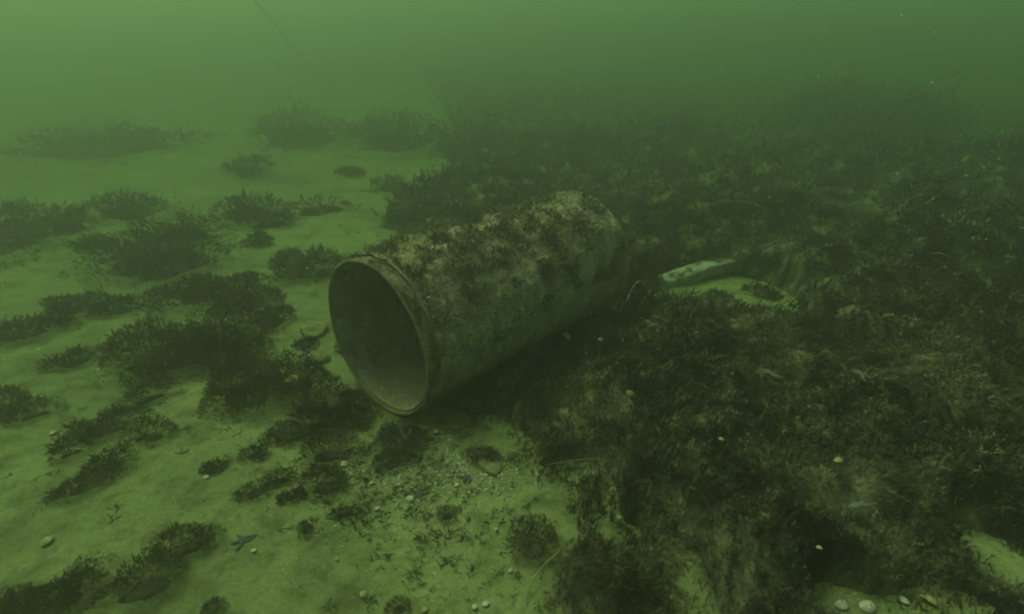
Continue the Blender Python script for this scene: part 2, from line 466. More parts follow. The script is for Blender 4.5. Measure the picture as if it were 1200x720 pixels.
GL = "algae clumps lying on the sand"
CL = [
 ("large dark algae mound cut off by the left edge above the open sand", [(-60, 232, 82, 312), (60, 252, 108, 275)], 0.16),
 ("hazy round algae clump between the left edge mound and the large left clump", [(116, 222, 192, 264)], 0.14),
 ("large domed algae clump left of the cylinder with a rounded dark top", [(112, 254, 278, 342), (160, 246, 262, 290)], 0.18),
 ("long low algae strip lying across the pale sand far behind the left clumps", [(250, 226, 340, 268), (330, 232, 422, 254), (285, 246, 350, 270)], 0.12),
 ("small algae tuft on the pale strip of sand behind the cylinder's open end", [(436, 203, 476, 230)], 0.10),
 ("faint small hazy algae tuft farthest back on the left sand", [(264, 180, 320, 212)], 0.12),
 ("tiny faint algae tuft left of the small tuft behind the cylinder", [(398, 194, 428, 210)], 0.06),
 ("tiny brown tuft right beside the left edge mound", [(94, 275, 128, 296)], 0.05),
 ("tiny tuft between the domed clump and the brown clump near the cylinder", [(286, 272, 318, 292)], 0.05),
 ("brown bushy clump just left of the top of the cylinder's open end", [(322, 284, 372, 336), (355, 292, 412, 330)], 0.12),
 ("flat brown algae spread joining the domed clump to the big front clump", [(180, 312, 318, 366), (112, 340, 170, 372)], 0.07),
 ("biggest dark algae clump on the left sand, in front of the domed clump", [(136, 360, 250, 452), (205, 350, 330, 440), (150, 430, 205, 474)], 0.15),
 ("dark tangled clump lying against the lower left of the cylinder's mouth", [(222, 376, 312, 442), (252, 400, 345, 500), (330, 432, 420, 486), (300, 408, 392, 470), (340, 460, 412, 502)], 0.14),
 ("low brown spread filling the gap between the biggest clump and the brown bushy clump", [(250, 330, 340, 372), (300, 352, 350, 392)], 0.06),
 ("small ragged clump at the left tip of the biggest clump", [(64, 334, 124, 372)], 0.06),
 ("low dark clump touching the left edge halfway down", [(-30, 366, 80, 402)], 0.07),
 ("small oval clump alone on the sand below the left edge clump", [(62, 402, 122, 434)], 0.05),
 ("ragged clump cut off by the left edge in the lower half", [(-50, 444, 42, 506), (20, 466, 66, 492)], 0.07),
 ("wing shaped clump, upper of the pair on the lower left sand", [(84, 474, 178, 520), (150, 492, 210, 528), (68, 516, 104, 542)], 0.06),
 ("pointed clump, lower of the pair on the lower left sand", [(66, 546, 150, 586), (104, 528, 160, 562)], 0.05),
 ("tiny tuft alone on the sand under the dark tangled clump", [(240, 541, 270, 558)], 0.025),
 ("small tuft at the upper left of the broken tufts before the cylinder's mouth", [(284, 522, 316, 550)], 0.035),
 ("slanting narrow tuft, lowest left of the broken tufts before the cylinder's mouth", [(276, 560, 330, 594), (310, 548, 352, 576)], 0.035),
 ("low oval tuft below the slanting narrow tuft", [(324, 572, 364, 598)], 0.03),
 ("dark flat clump spread in front of the cylinder's mouth", [(300, 486, 385, 528), (345, 500, 440, 552), (425, 490, 520, 536), (352, 540, 420, 592), (372, 452, 436, 512), (430, 520, 490, 556), (392, 440, 446, 494), (436, 486, 506, 518)], 0.06),
 ("small upright scrap of algae on the green sand at lower centre", [(350, 610, 370, 638)], 0.025),
 ("thin see-through algae scrap right of the upright scrap", [(380, 594, 432, 616)], 0.02),
 ("small pointed tuft in the shell grit below the dark starfish", [(509, 584, 541, 618)], 0.035),
 ("large fuzzy algae clump in the bottom left corner, right half", [(128, 640, 235, 716), (180, 606, 268, 662)], 0.08),
 ("large fuzzy algae clump in the bottom left corner, left half", [(10, 650, 140, 740), (-60, 690, 40, 760)], 0.08),
 ("thin tuft at the bottom edge right of the corner clumps", [(236, 702, 272, 730)], 0.03),
 ("dark tuft cut off by the bottom edge at lower centre", [(446, 696, 494, 730)], 0.03),
 ("rounded dark clump on the sand left of the thin curved stalk", [(584, 596, 664, 668)], 0.09),
 ("mossy dark patch on the pale gravel right of the cylinder's mouth", [(540, 520, 596, 552)], 0.035),
 ("small tuft on the bare sand patch right in front of the pale plank", [(826, 338, 852, 356)], 0.04),
 ("ragged tuft at the right end of the bare sand patch by the plank", [(872, 330, 914, 352)], 0.05),
 ("short tuft between the cylinder's mouth and the pale gravel", [(395, 392, 418, 420), (345, 392, 376, 414)], 0.04),
]
for lab, boxes, H in CL:
    clump(lab, boxes, GL, H*1.3)
GF = "algae banks fading in the murk"
for lab, boxes, H in [
 ("broad dark algae bank fading in the murk behind the pale sand", [(290, 128, 420, 186), (390, 112, 530, 190), (480, 140, 600, 192)], 0.42),
 ("faint wide algae bank in the murk at far left", [(30, 146, 240, 194)], 0.30),
 ("tall hazy algae mound rising into the murk at far right", [(890, 84, 1070, 186), (930, 76, 1020, 150), (1010, 104, 1120, 190)], 0.75),
 ("low hazy algae ridge in the murk behind the far end of the cylinder", [(600, 142, 760, 196), (720, 132, 860, 190)], 0.35),
]:
    clump(lab, boxes, GF, H, dens=0.6)

# ------------------------------------------------------------------ algae mat covering the right half of the sea bed
def W(*pts): return [tuple(G(*p)) for p in pts]
MAT_POLY = np.array(
    W((506, 480), (545, 502), (590, 498), (618, 520), (612, 548), (640, 566), (668, 586), (664, 640), (640, 672), (620, 705), (612, 745))
    + [(0.1, 0.35), (1.5, -0.6), (9, -1.5), (22, 8), (24, 50), (-30, 50), (-30, 30)]
    + W((-100, 84), (300, 88), (500, 100), (520, 128), (534, 160), (530, 192), (524, 214), (478, 232), (452, 254), (470, 290), (505, 330), (510, 400)))
HOLES = []      # bare patches: centre, half sizes, turn
for px, py, ax_, ay_, rot in [(846, 346, 74, 25, -0.10), (798, 700, 22, 48, 0.0), (722, 604, 12, 26, 0.0), (1052, 730, 105, 58, 0.0),
                              (1185, 652, 40, 36, 0.0), (985, 274, 36, 26, 0.0), (905, 384, 34, 16, -0.3), (668, 556, 30, 12, 0.0),
                              (700, 640, 10, 12, 0), (800, 330, 28, 8, -0.2)]:
    c = G(px, py); r = math.hypot(*c)
    s = abs(G(px, py+1)[1] - G(px, py-1)[1])/2
    HOLES.append((c[0], c[1], ax_*r/FPX, ay_*s, rot))
MOUNDS = []     # centre, radius, height
for px, py, rpx, h in [(690, 478, 95, 0.14), (870, 262, 90, 0.44), (1110, 330, 110, 0.46), (790, 440, 80, 0.09), (960, 460, 120, 0.12),
                       (820, 590, 110, 0.12), (960, 600, 110, 0.05), (1120, 480, 120, 0.16), (1080, 580, 110, 0.07), (700, 700, 80, 0.10),
                       (640, 250, 90, 0.10), (1180, 250, 120, 0.35), (980, 330, 90, 0.14), (880, 690, 80, 0.10), (1000, 210, 110, 0.30), (560, 240, 80, 0.10)]:
    c = G(px, py); r = math.hypot(*c)
    MOUNDS.append((c[0], c[1], rpx*r/FPX, h))

def mat_inside(x, y):
    """signed distance-like value: > 0 inside the mat"""
    wx = x + 0.13*fbm(x*4.5, y*4.5, octaves=4, seed=71); wy = y + 0.13*fbm(x*4.5, y*4.5, octaves=4, seed=83)
    n = len(MAT_POLY); ins = np.zeros(x.shape, bool); dmin = np.full(x.shape, 1e9)
    for i in range(n):
        ax_, ay_ = MAT_POLY[i]; bx, by = MAT_POLY[(i+1) % n]
        cond = (ay_ > wy) != (by > wy)
        xi = (bx-ax_)*(wy-ay_)/((by-ay_) if abs(by-ay_) > 1e-9 else 1e-9) + ax_
        ins ^= cond & (wx < xi)
        t = np.clip(((wx-ax_)*(bx-ax_)+(wy-ay_)*(by-ay_))/((bx-ax_)**2+(by-ay_)**2), 0, 1)
        dmin = np.minimum(dmin, np.hypot(wx-ax_-t*(bx-ax_), wy-ay_-t*(by-ay_)))
    d = np.where(ins, dmin, -dmin)
    for (hx, hy, a, b, rot) in HOLES:
        c, s = math.cos(rot), math.sin(rot)
        lx, ly = (wx-hx)*c + (wy-hy)*s, -(wx-hx)*s + (wy-hy)*c
        q = np.hypot(lx/a, ly/b)
        d = np.minimum(d, (q-1)*min(a, b))
    return d
def mat_height(x, y, d):
    h = 0.035 + 0.10*(fbm(x*2.3, y*2.3, octaves=4, seed=91) + 0.22) + (0.15*cushions(x, y, 0.30, 40) + 0.06*cushions(x, y, 0.12, 60))*(0.55 + 0.45*smooth(1.0, 2.4, np.hypot(x, y))) - 0.040
    for (mx, my, r, hh) in MOUNDS:
        h = h + hh*np.exp(-(((x-mx)**2 + (y-my)**2)/(r*r*0.7)))*(0.75 + 0.6*fbm(x*5, y*5, octaves=2, seed=13))
    far = smooth(5, 16, np.hypot(x, y))
    h = h + far*0.5*(0.3 + fbm(x*0.35, y*0.35, octaves=3, seed=57))
    h = np.maximum(h, 0.012)
    # stays below the flank of the cylinder
    dx, dy = x - CYL_C[0], y - CYL_C[1]
    along = dx*CYL_AX[0] + dy*CYL_AX[1]; across = dx*CYL_AX[1] - dy*CYL_AX[0]
    near = smooth(0.62, 0.30, np.abs(across)) * smooth(-0.3, 0.0, along) * smooth(CYL_L+0.35, CYL_L+0.05, along)
    h = h*(1-near) + 0.02*near
    return h*smooth(-0.02, 0.10, d)

mx_ = axis(-31, 25, -0.8, 3.2, 0.03, 1.06)
my_ = axis(-1.5, 51, 0.7, 4.6, 0.03, 1.06)
X, Y = np.meshgrid(mx_, my_, indexing='ij')
Dm = mat_inside(X, Y)
Hm = mat_height(X, Y, Dm)
Zm = ground_z(X, Y) + Hm*0.80*smooth(0.0, 0.07, Dm) - 0.016*smooth(0.05, 0.01, Dm) - 0.004
T = grid_tris(len(mx_), len(my_))
keep = (Dm.ravel()[T] > -0.02).any(axis=1)
T = T[keep]
used = np.unique(T); remap = np.full(X.size, -1); remap[used] = np.arange(len(used))
bag = Bag()
bag.add(np.stack([X, Y, Zm], -1).reshape(-1, 3)[used], remap[T])
rng = np.random.default_rng(5)
def mat_fronds(n, rlo, rhi, azlo, azhi, flen, protos):
    r = np.sqrt(rng.uniform(rlo*rlo, rhi*rhi, n)); a = np.radians(rng.uniform(azlo, azhi, n))
    x, y = r*np.sin(a), r*np.cos(a)
    d = mat_inside(x, y)
    ok = d > -0.06*rng.uniform(0, 1, n)**3 + 0.02*rng.uniform(0, 1, n) + 0.04*fbm(x*13, y*13, octaves=2, seed=7)
    x, y, d = x[ok], y[ok], d[ok]
    h = mat_height(x, y, d); e = 0.02
    slope = np.hypot(mat_height(x+e, y, d) - h, mat_height(x, y+e, d) - h)/e
    ok = rng.uniform(0, 1, len(x)) < 0.60 + 0.40*np.minimum(slope/1.2, 1)
    x, y, d, h = x[ok], y[ok], d[ok], h[ok]
    gxn = (mat_height(x+e, y, d) - mat_height(x-e, y, d))/(2*e); gyn = (mat_height(x, y+e, d) - mat_height(x, y-e, d))/(2*e)
    z = ground_z(x, y) + np.maximum(h*rng.uniform(0.80, 1.0, len(h)) - 0.004, 0.0)
    flow = fbm(x*1.1, y*1.1, octaves=2, seed=44)*3.0        # fronds lie over in drifts
    D = np.stack([-gxn*1.0 + 0.40*np.cos(flow), -gyn*1.0 + 0.40*np.sin(flow), np.full(len(x), 0.70)], -1) + rng.normal(0, 0.34, (len(x), 3))
    D[:, 2] = np.abs(D[:, 2])
    s = flen*rng.uniform(0.5, 1.4, len(x))*(0.75 + 0.7*np.clip(fbm(x*3, y*3, octaves=2, seed=66)+0.3, 0, 1))
    scatter(bag, np.stack([x, y, z], -1), D, s, rng, protos)
mat_fronds(36000, 0.85, 1.6, -12, 60, 0.022, PROTO_THIN)
mat_fronds(46000, 1.6, 2.7, -15, 54, 0.031, PROTO_THIN)
mat_fronds(32000, 2.7, 4.3, -20, 50, 0.048, PROTO)
mat_fronds(18000, 4.3, 7.5, -20, 48, 0.078, PROTO)
mat_fronds(6000, 7.5, 14.0, -20, 48, 0.14, PROTO)
link("algae_mat", bag.mesh("algae_mat"), M_ALGAE2, kind="stuff",
     label="thick brown algae mat covering the right half of the sea bed", category="algae mat")

# hummocks of the mat that stand out one by one
GH = "algae hummocks standing out of the mat"
for lab, boxes, H, m in [
 ("bushy olive hummock standing out of the mat right beside the cylinder's lower flank", [(600, 432, 700, 510), (670, 440, 770, 530)], 0.17, M_ALGAE2),
 ("big rounded hummock with a pale draped top behind the pale plank", [(800, 222, 960, 300), (770, 250, 860, 300)], 0.42, M_ALGAE),
 ("dark cave-like hummock near the right edge at middle height", [(1040, 270, 1190, 350), (1000, 290, 1080, 340)], 0.40, M_ALGAE),
 ("pale greyish green fluffy tuft in the mat at lower centre right", [(752, 546, 850, 588)], 0.11, M_PALE),
 ("loose hummock in the mat right of the pale greyish tuft", [(880, 590, 1000, 655)], 0.09, M_ALGAE2),
]:
    clump(lab, boxes, GH, H, m, dens=0.8 if m is M_PALE else 1.0, name="algae_hummock")

# ------------------------------------------------------------------ the cylinder
root = link("steel_cylinder", None, [], loc=(CYL_C[0], CYL_C[1], CYL_C[2] - CYL_R), rot=(CYL_TILT, 0, -CYL_YAW),
            label="large rusty open-ended steel cylinder overgrown with algae, lying on the sand", category="cylinder")
def lathe(profile, nseg, disp=None):
    prof = np.array(profile)          # (y along the axis, radius)
    th = np.linspace(0, 2*np.pi, nseg, endpoint=False)
    t, k = np.meshgrid(th, np.arange(len(prof)), indexing='ij')
    y, r = prof[k, 0], prof[k, 1]
    x, z = np.cos(t), np.sin(t)
    if disp is not None: r = r + disp(x*r, y, z*r, x, z)
    return np.stack([x*r, y, z*r + CYL_R], -1).reshape(-1, 3), grid_tris(nseg, len(prof), True)
def crust(x, y, z, nx, nz):
    up = smooth(-0.2, 0.9, nz)
    n = fbm(x*7, y*7, z*7, octaves=4, seed=8)
    n2 = fbm(x*26, y*26, z*26, octaves=3, seed=18)
    return 0.003*n2 + 0.004*n + up*(0.030*np.maximum(n+0.05, 0) + 0.016*np.maximum(n2, 0))
body = [(y, 0.292) for y in np.linspace(0.055, 1.135, 110)]
V, T = lathe(body, 190, crust)
shell = link("shell_wall", tri_mesh("shell_wall", V, T, True), M_STEEL, parent=root)
# far end: shoulder, lip and slightly domed plate
prof = [(1.130, 0.290), (1.133, 0.300), (1.150, 0.303), (1.175, 0.302), (1.188, 0.296), (1.196, 0.285), (1.199, 0.262), (1.190, 0.255), (1.192, 0.20), (1.200, 0.12), (1.203, 0.004)]
V, T = lathe(prof, 120, lambda x, y, z, nx, nz: 0.004*fbm(x*12, y*12, z*12, octaves=3, seed=3)*(np.hypot(x, z) > 0.02))
link("end_cap", tri_mesh("end_cap", V, T, True), M_STEEL, parent=root)
# inner wall and bottom
prof = [(0.012, 0.286)] + [(y, 0.284) for y in np.linspace(0.03, 1.10, 60)] + [(1.12, 0.26), (1.125, 0.15), (1.125, 0.003)]
def silted(x, y, z, nx, nz):
    r = np.hypot(x, z)
    d = (0.009*fbm(x*9, y*9, z*9, octaves=4, seed=23) + 0.004*fbm(x*30, y*30, z*30, octaves=2, seed=24) - 0.004)*smooth(0.02, 0.10, r)
    fill = (0.040 + 0.03*fbm(nx*4, y*5, octaves=3, seed=4))*smooth(0.02, 0.22, y)
    flat = (0.284 - fill)/np.maximum(-nz, 0.05)
    return np.where((nz < -0.5) & (r > 0.2), np.minimum(flat - r, 0), 0) + d
V, T = lathe(prof, 150, silted)
link("inner_wall", tri_mesh("inner_wall", V, T[:, ::-1], True), M_INNER, parent=root)
# rim: a collar with a groove behind it
prof = [(0.016, 0.2885), (0.006, 0.2895), (0.000, 0.292), (0.000, 0.297), (0.005, 0.302), (0.020, 0.304), (0.040, 0.303), (0.046, 0.299), (0.049, 0.290), (0.056, 0.289), (0.060, 0.297), (0.066, 0.291)]
V, T = lathe(prof, 220, lambda x, y, z, nx, nz: 0.0065*fbm(x*14, y*14, z*14, octaves=4, seed=33))
link("rim", tri_mesh("rim", V, T, True), M_RIM, parent=root)
# growth on the outside
rng = np.random.default_rng(12)
def on_shell(n, zmin, y0=0.07, y1=1.15):
    th = rng.uniform(0, 2*np.pi, n); y = rng.uniform(y0, y1, n)
    k = np.sin(th) > zmin
    th, y = th[k], y[k]
    nx, nz = np.cos(th), np.sin(th)
    r = 0.292 + crust(nx*0.292, y, nz*0.292, nx, nz) - 0.003
    return nx, nz, y, np.stack([nx*r, y, nz*r + CYL_R], -1)
bag = Bag()
nx, nz, y, P = on_shell(42000, -0.1)
n = fbm(P[:, 0]*15, y*15, P[:, 2]*15, octaves=3, seed=77)
lim = 0.20 - 0.20*smooth(0.1, 0.95, nz)
lim = lim + 0.3*smooth(0.5, 0.95, np.sin(y*5.2+1.0)*0.4 + n)     # leaves bare places
# a dark fringe right behind the collar
lim = np.where((y < 0.17) & (nz > 0.1), lim - 0.22*smooth(0.17, 0.10, y)*(fbm(nx*5, nz*5, octaves=2, seed=2) + 0.5), lim)
k = n > lim + rng.uniform(0, 0.10, len(n))
P, nxk, nzk, yk = P[k], nx[k], nz[k], y[k]
D = np.stack([nxk*0.8, rng.normal(0, 0.35, len(nxk)), nzk*0.7 - 0.25], -1) + rng.normal(0, 0.35, (len(nxk), 3))
scatter(bag, P, D, rng.uniform(0.012, 0.040, len(P)), rng, PROTO)
def on_collar(n, thr, seed):
    th = rng.uniform(0, 2*np.pi, n); y = rng.uniform(0.002, 0.05, n); nx, nz = np.cos(th), np.sin(th)
    k = (fbm(nx*6, nz*6, y*20, octaves=3, seed=seed) > thr) & (nz > -0.75)
    nx, nz, y = nx[k], nz[k], y[k]
    return np.stack([nx*0.302, y, nz*0.302 + CYL_R], -1), np.stack([nx, rng.normal(0, 0.5, len(nx)), nz*0.8], -1) + rng.normal(0, 0.4, (len(nx), 3))
P, D = on_collar(5000, 0.22, 65)
P[:, 1] += 1.135
scatter(bag, P, D, rng.uniform(0.008, 0.026, len(P)), rng, PROTO)
P, D = on_collar(5000, 0.12, 55)
scatter(bag, P, D, rng.uniform(0.005, 0.018, len(P)), rng, PROTO)
link("dark_algae_growth", bag.mesh("dark_algae_growth"), M_GROWTH, parent=root)["label"] = "dark brown algae tufts on the upper side"
bag = Bag()
nx, nz, y, P = on_shell(30000, -0.15)
n = fbm(P[:, 0]*8+9, y*8, P[:, 2]*8, octaves=3, seed=177)
k = n > 0.22 - 0.50*smooth(-0.15, 0.8, nz) + rng.uniform(0, 0.15, len(n))
P, nxk, nzk = P[k], nx[k], nz[k]
D = np.stack([nxk, rng.normal(0, 0.4, len(nxk)), nzk*0.9], -1) + rng.normal(0, 0.45, (len(nxk), 3))
scatter(bag, P, D, rng.uniform(0.007, 0.022, len(P)), rng, PROTO)
P, D = on_collar(3500, 0.0, 62)
P[:, 1] += 1.135
scatter(bag, P, D, rng.uniform(0.006, 0.018, len(P)), rng, PROTO)
P, D = on_collar(5000, -0.02, 59)
scatter(bag, P, D, rng.uniform(0.004, 0.011, len(P)), rng, PROTO)
link("yellow_algae_growth", bag.mesh("yellow_algae_growth"), M_CRUST, parent=root)["label"] = "short yellow green turf on the upper side"
# scattered barnacles: too small to count
bag = Bag()
nx, nz, y, P = on_shell(420, -0.55, 0.01, 1.16)
ring = np.stack([np.cos(np.arange(6)*np.pi/3), np.sin(np.arange(6)*np.pi/3)], -1)
for i in range(len(P)):
    if fbm(P[i:i+1, 0]*6, P[i:i+1, 1]*6, P[i:i+1, 2]*6, octaves=2, seed=9)[0] < 0.02: continue
    nrm = np.array([nx[i], 0, nz[i]]); t1 = np.array([0, 1.0, 0]); t2 = np.cross(nrm, t1); sz = rng.uniform(0.0018, 0.0045)
    lo = P[i] + sz*(ring[:, :1]*t1 + ring[:, 1:]*t2); hi = P[i] + nrm*(sz*1.1 + 0.004) + 0.5*sz*(ring[:, :1]*t1 + ring[:, 1:]*t2)
    bag.add(np.concatenate([lo, hi, [P[i] + nrm*(sz*0.7 + 0.004)]]), [(k, (k+1) % 6, 6+(k+1) % 6) for k in range(6)] + [(k, 6+(k+1) % 6, 6+k) for k in range(6)] + [(6+k, 6+(k+1) % 6, 12) for k in range(6)])
V, T, _ = bag.arrays()
link("barnacles", tri_mesh("barnacles", V, T), M_SHELL, parent=root, kind="stuff")
# flakes of old teal paint on the flank facing the camera (local x is to the right of the axis)
def paint_flake(th0, y0, st, sy, seed):
    nu, nv = 14, 14
    r, a = np.meshgrid(np.linspace(0, 1, nv), np.linspace(0, 2*np.pi, nu, endpoint=False), indexing='xy')
    q = 1 + 0.9*fbm(np.cos(a)*1.5+seed, np.sin(a)*1.5, octaves=3, seed=seed)
    th = th0 + r*q*st*np.cos(a)/0.29; y = y0 + r*q*sy*np.sin(a)
    nx, nz = np.cos(th), np.sin(th)
    rr = 0.292 + crust(nx*0.292, y, nz*0.292, nx, nz) + 0.0022 - 0.003*r**3
    V = np.stack([nx*rr, y, nz*rr + CYL_R], -1).reshape(-1, 3)
    return tri_mesh("paint_flake", V, grid_tris(nu, nv, True), True)

# ------------------------------------------------------------------ small things
def dome_shell(w, l, h, rng, ribs=0):
    """one half of a clam: a fan shaped bowl with thickness"""
    nu, nv = 14, 6
    a, r = np.meshgrid(np.linspace(0, 2*np.pi, nu, endpoint=False), np.linspace(0, 1, nv), indexing='ij')
    rr = r*(1 + 0.18*np.sin(a) + 0.04*rng.normal(size=(nu, 1)))
    x, y = np.cos(a)*rr*w/2, np.sin(a)*rr*l/2
    z = h*(1 - r**2.2) + 0.001*np.sin(r*14)
    V1 = np.stack([x, y, z], -1).reshape(-1, 3); V2 = V1*[0.93, 0.93, 0.86] - [0, 0, 0.0012]
    T1 = grid_tris(nu, nv, True)
    ring = np.arange(nu)*nv + nv-1; nxt = np.roll(ring, -1); o = len(V1)
    Tr = np.concatenate([np.stack([ring, nxt, nxt+o], -1), np.stack([ring, nxt+o, ring+o], -1)])
    return np.concatenate([V1, V2]), np.concatenate([T1, T1[:, ::-1]+o, Tr])
def starfish(rad, rng, curl=0.25):
    """five tapering arms with a raised middle line"""
    V, T = [], []
    nseg = 7
    for k in range(5):
        a0 = k*2*np.pi/5 + rng.normal(0, 0.12); L = rad*rng.uniform(0.85, 1.08); bend = rng.normal(0, curl)
        base = len(V)
        for s in range(nseg+1):
            t = s/nseg; a = a0 + bend*t*t
            c = np.array([math.cos(a), math.sin(a), 0])*L*t
            sd = np.array([-math.sin(a), math.cos(a), 0])
            w = rad*0.215*(1-t)**0.6*(1-0.25*math.exp(-8*t)) + rad*0.02
            hh = rad*0.20*(1-0.75*t)
            tipz = rad*0.10*max(0, t-0.7)*rng.uniform(0, 2)
            V += [c - sd*w + [0, 0, tipz], c - sd*w*0.55 + [0, 0, hh*0.75+tipz], c + [0, 0, hh+tipz], c + sd*w*0.55 + [0, 0, hh*0.75+tipz], c + sd*w + [0, 0, tipz]]
        for s in range(nseg):
            for q in range(4):
                a_, b_ = base+s*5+q, base+s*5+q+1
                T += [(a_, b_, b_+5), (a_, b_+5, a_+5)]
    return np.array(V), np.array(T)
def top_z(x, y):
    """height of the sea bed, or of the mat where it lies"""
    xa, ya = np.array([float(x)]), np.array([float(y)])
    d = mat_inside(xa, ya)
    return float(ground_z(xa, ya)[0] + (mat_height(xa, ya, d)[0] if d[0] > 0 else 0))
def put(px, py, lift=0.0):
    z = 0.0
    for _ in range(8):
        g = G(px, py, z); z = top_z(*g)
    return np.array([g[0], g[1], z + lift])
def scale_at(p): return math.sqrt(p[0]**2 + p[1]**2 + (CAM_H-p[2])**2)/FPX*0.97

rng = np.random.default_rng(31)
GS = "starfish on the sea bed"
for lab, px, py, wpx, m, lift in [
 ("dark starfish lying beside a white shell on the green sand", 491, 580, 24, M_STARD, 0.0),
 ("dark purplish starfish on the sand at lower left", 285, 634, 24, M_STARD, 0.0),
 ("purple grey starfish at the edge of the pale gravel patch", 547, 560, 24, M_STARD, 0.0),
 ("blue grey starfish with raised arms in the mat right of the cylinder", 766, 398, 24, M_STARB, 0.03),
 ("pale blue starfish on the mat right of centre", 901, 444, 24, M_STARB, 0.03),
 ("dim pale starfish far right on the mat at middle height", 1008, 447, 22, M_STARB, 0.03),
 ("grey starfish with one long arm in the lower right of the mat", 1002, 603, 26, M_STARB, 0.03),
 ("bluish starfish half hidden in algae before the cylinder's mouth", 474, 523, 26, M_STARB, 0.03),
]:
    p = put(px, py, lift); V, T = starfish(wpx/2*scale_at(p)*1.15, rng, 0.45)
    tilt = (rng.normal(0, 0.12), rng.normal(0, 0.12), rng.uniform(0, 6)) if lift == 0 else (0.25 + rng.normal(0, 0.2), rng.normal(0, 0.25), rng.uniform(0, 6))
    link("starfish", tri_mesh("starfish", V, T, True), m, loc=p + [0, 0, 0.001], rot=tilt, label=lab, category="starfish", group=GS)

GW = "empty shells lying about"
SH = [
 ("bright white shell touching the dark starfish", 480, 587, 10, M_SHELL), ("yellowish shell alone on the lower centre sand", 427, 699, 9, M_SHELLY),
 ("pale shell alone on the open sand near the left edge", 55, 636, 12, M_SHELLY), ("pale round shell right of the lower left starfish", 297, 647, 6, M_SHELL),
 ("small white shell under the tiny lone tuft at left", 242, 561, 6, M_SHELL), ("thin white shell on the sand left of the wing shaped clump", 63, 509, 8, M_SHELL),
 ("pale oval shell in the mat below the cylinder's far half", 663, 400, 14, M_SHELL), ("bright small shell right of the pale oval shell under the cylinder", 703, 404, 8, M_SHELL),
 ("round yellow green shell in the dark clump by the curved stalk", 643, 627, 17, M_GREEN), ("round pale green shell in the mat right of the bushy hummock", 738, 470, 17, M_GREEN),
 ("round yellowish shell in the gravel right of the cylinder's mouth", 510, 508, 12, M_SHELLY), ("leftmost large white shell on the bottom right sand patch", 991, 692, 14, M_SHELL),
 ("longest white shell on the bottom right sand patch", 1027, 690, 16, M_SHELL), ("third white shell on the bottom right sand patch", 1060, 699, 13, M_SHELL),
 ("lowest shell on the bottom right sand patch", 1012, 712, 10, M_SHELL), ("rightmost curved shell on the bottom right sand patch", 1092, 700, 18, M_SHELLY),
 ("yellow shell on the silt inside the cylinder's mouth", 447, 456, 6, M_SHELLY),
 ("white shell among the broken tufts before the cylinder's mouth", 404, 545, 11, M_SHELL), ("green yellow shell between two dark tufts before the mouth", 367, 575, 8, M_SHELLY),
 ("yellow shell on the sand below the lower centre grit", 394, 657, 6, M_SHELLY), ("yellow shell cut by the bottom edge at lower centre", 498, 716, 9, M_SHELLY),
 ("upright white shell splinter at the bottom edge, left of two", 557, 713, 9, M_SHELL), ("upright white shell splinter at the bottom edge, right of two", 569, 709, 10, M_SHELL),
 ("white shell on the sand left of the rounded dark clump", 598, 670, 6, M_SHELL), ("white shell just left of the rounded dark clump's upper edge", 581, 622, 5, M_SHELL),
 ("bright shell in the gravel left of the purple grey starfish", 467, 570, 6, M_SHELL), ("bright shell in the gravel right of the purple grey starfish", 535, 570, 7, M_SHELL),
 ("small pale shell left of the white shell and dark starfish", 436, 567, 6, M_SHELL), ("small pale shell below the white shell and dark starfish", 442, 597, 6, M_SHELL),
 ("pale shell right above the pale green round shell", 726, 604, 7, M_SHELLY), ("bright shell in the pale gap right of the sand patch", 907, 388, 6, M_SHELL),
 ("tiny bright shell in the dark mat at lower right", 958, 646, 8, M_SHELL),
 ("greenish shell caught in the biggest clump on the left", 277, 387, 9, M_GREEN),
 ("pale shell left of the lower edge clump on the left sand", 47, 382, 7, M_SHELL),
 ("pale shell on the dark mat above the loose hummock", 845, 517, 8, M_SHELLY), ("slim bright shell on the dark mat right of the pale tuft", 981, 549, 11, M_SHELLY),
]
for lab, px, py, wpx, m in SH:
    p = put(px, py, 0.004)
    inside = "inside the cylinder" in lab
    if top_z(p[0], p[1]) - float(ground_z(p[0], p[1])) > 0.02 or "clump" in lab and "in the" in lab or "caught" in lab: p[2] += 0.02
    if inside:
        z = 0.08
        g = G(px, py, z); p = np.array([g[0], g[1], z])
    s = wpx*scale_at(p)*0.95
    V, T = dome_shell(s, s*rng.uniform(0.75, 1.0), s*rng.uniform(0.28, 0.4), rng)
    up = m is M_GREEN
    link("shell", tri_mesh("shell", V, T, True), m, loc=p, rot=(rng.normal(0, 0.3) + (0.5 if up else 0), rng.normal(0, 0.3), rng.uniform(0, 6)), label=lab, category="shell", group=GW)
for th0, y0, st, sy, seed in [(0.22, 0.125, 0.020, 0.012, 3), (-0.05, 0.27, 0.028, 0.010, 5), (0.05, 0.20, 0.012, 0.008, 8), (-0.30, 0.36, 0.02, 0.008, 11)]:
    link("paint_flake", paint_flake(th0, y0, st, sy, seed), M_TEAL, parent=root)

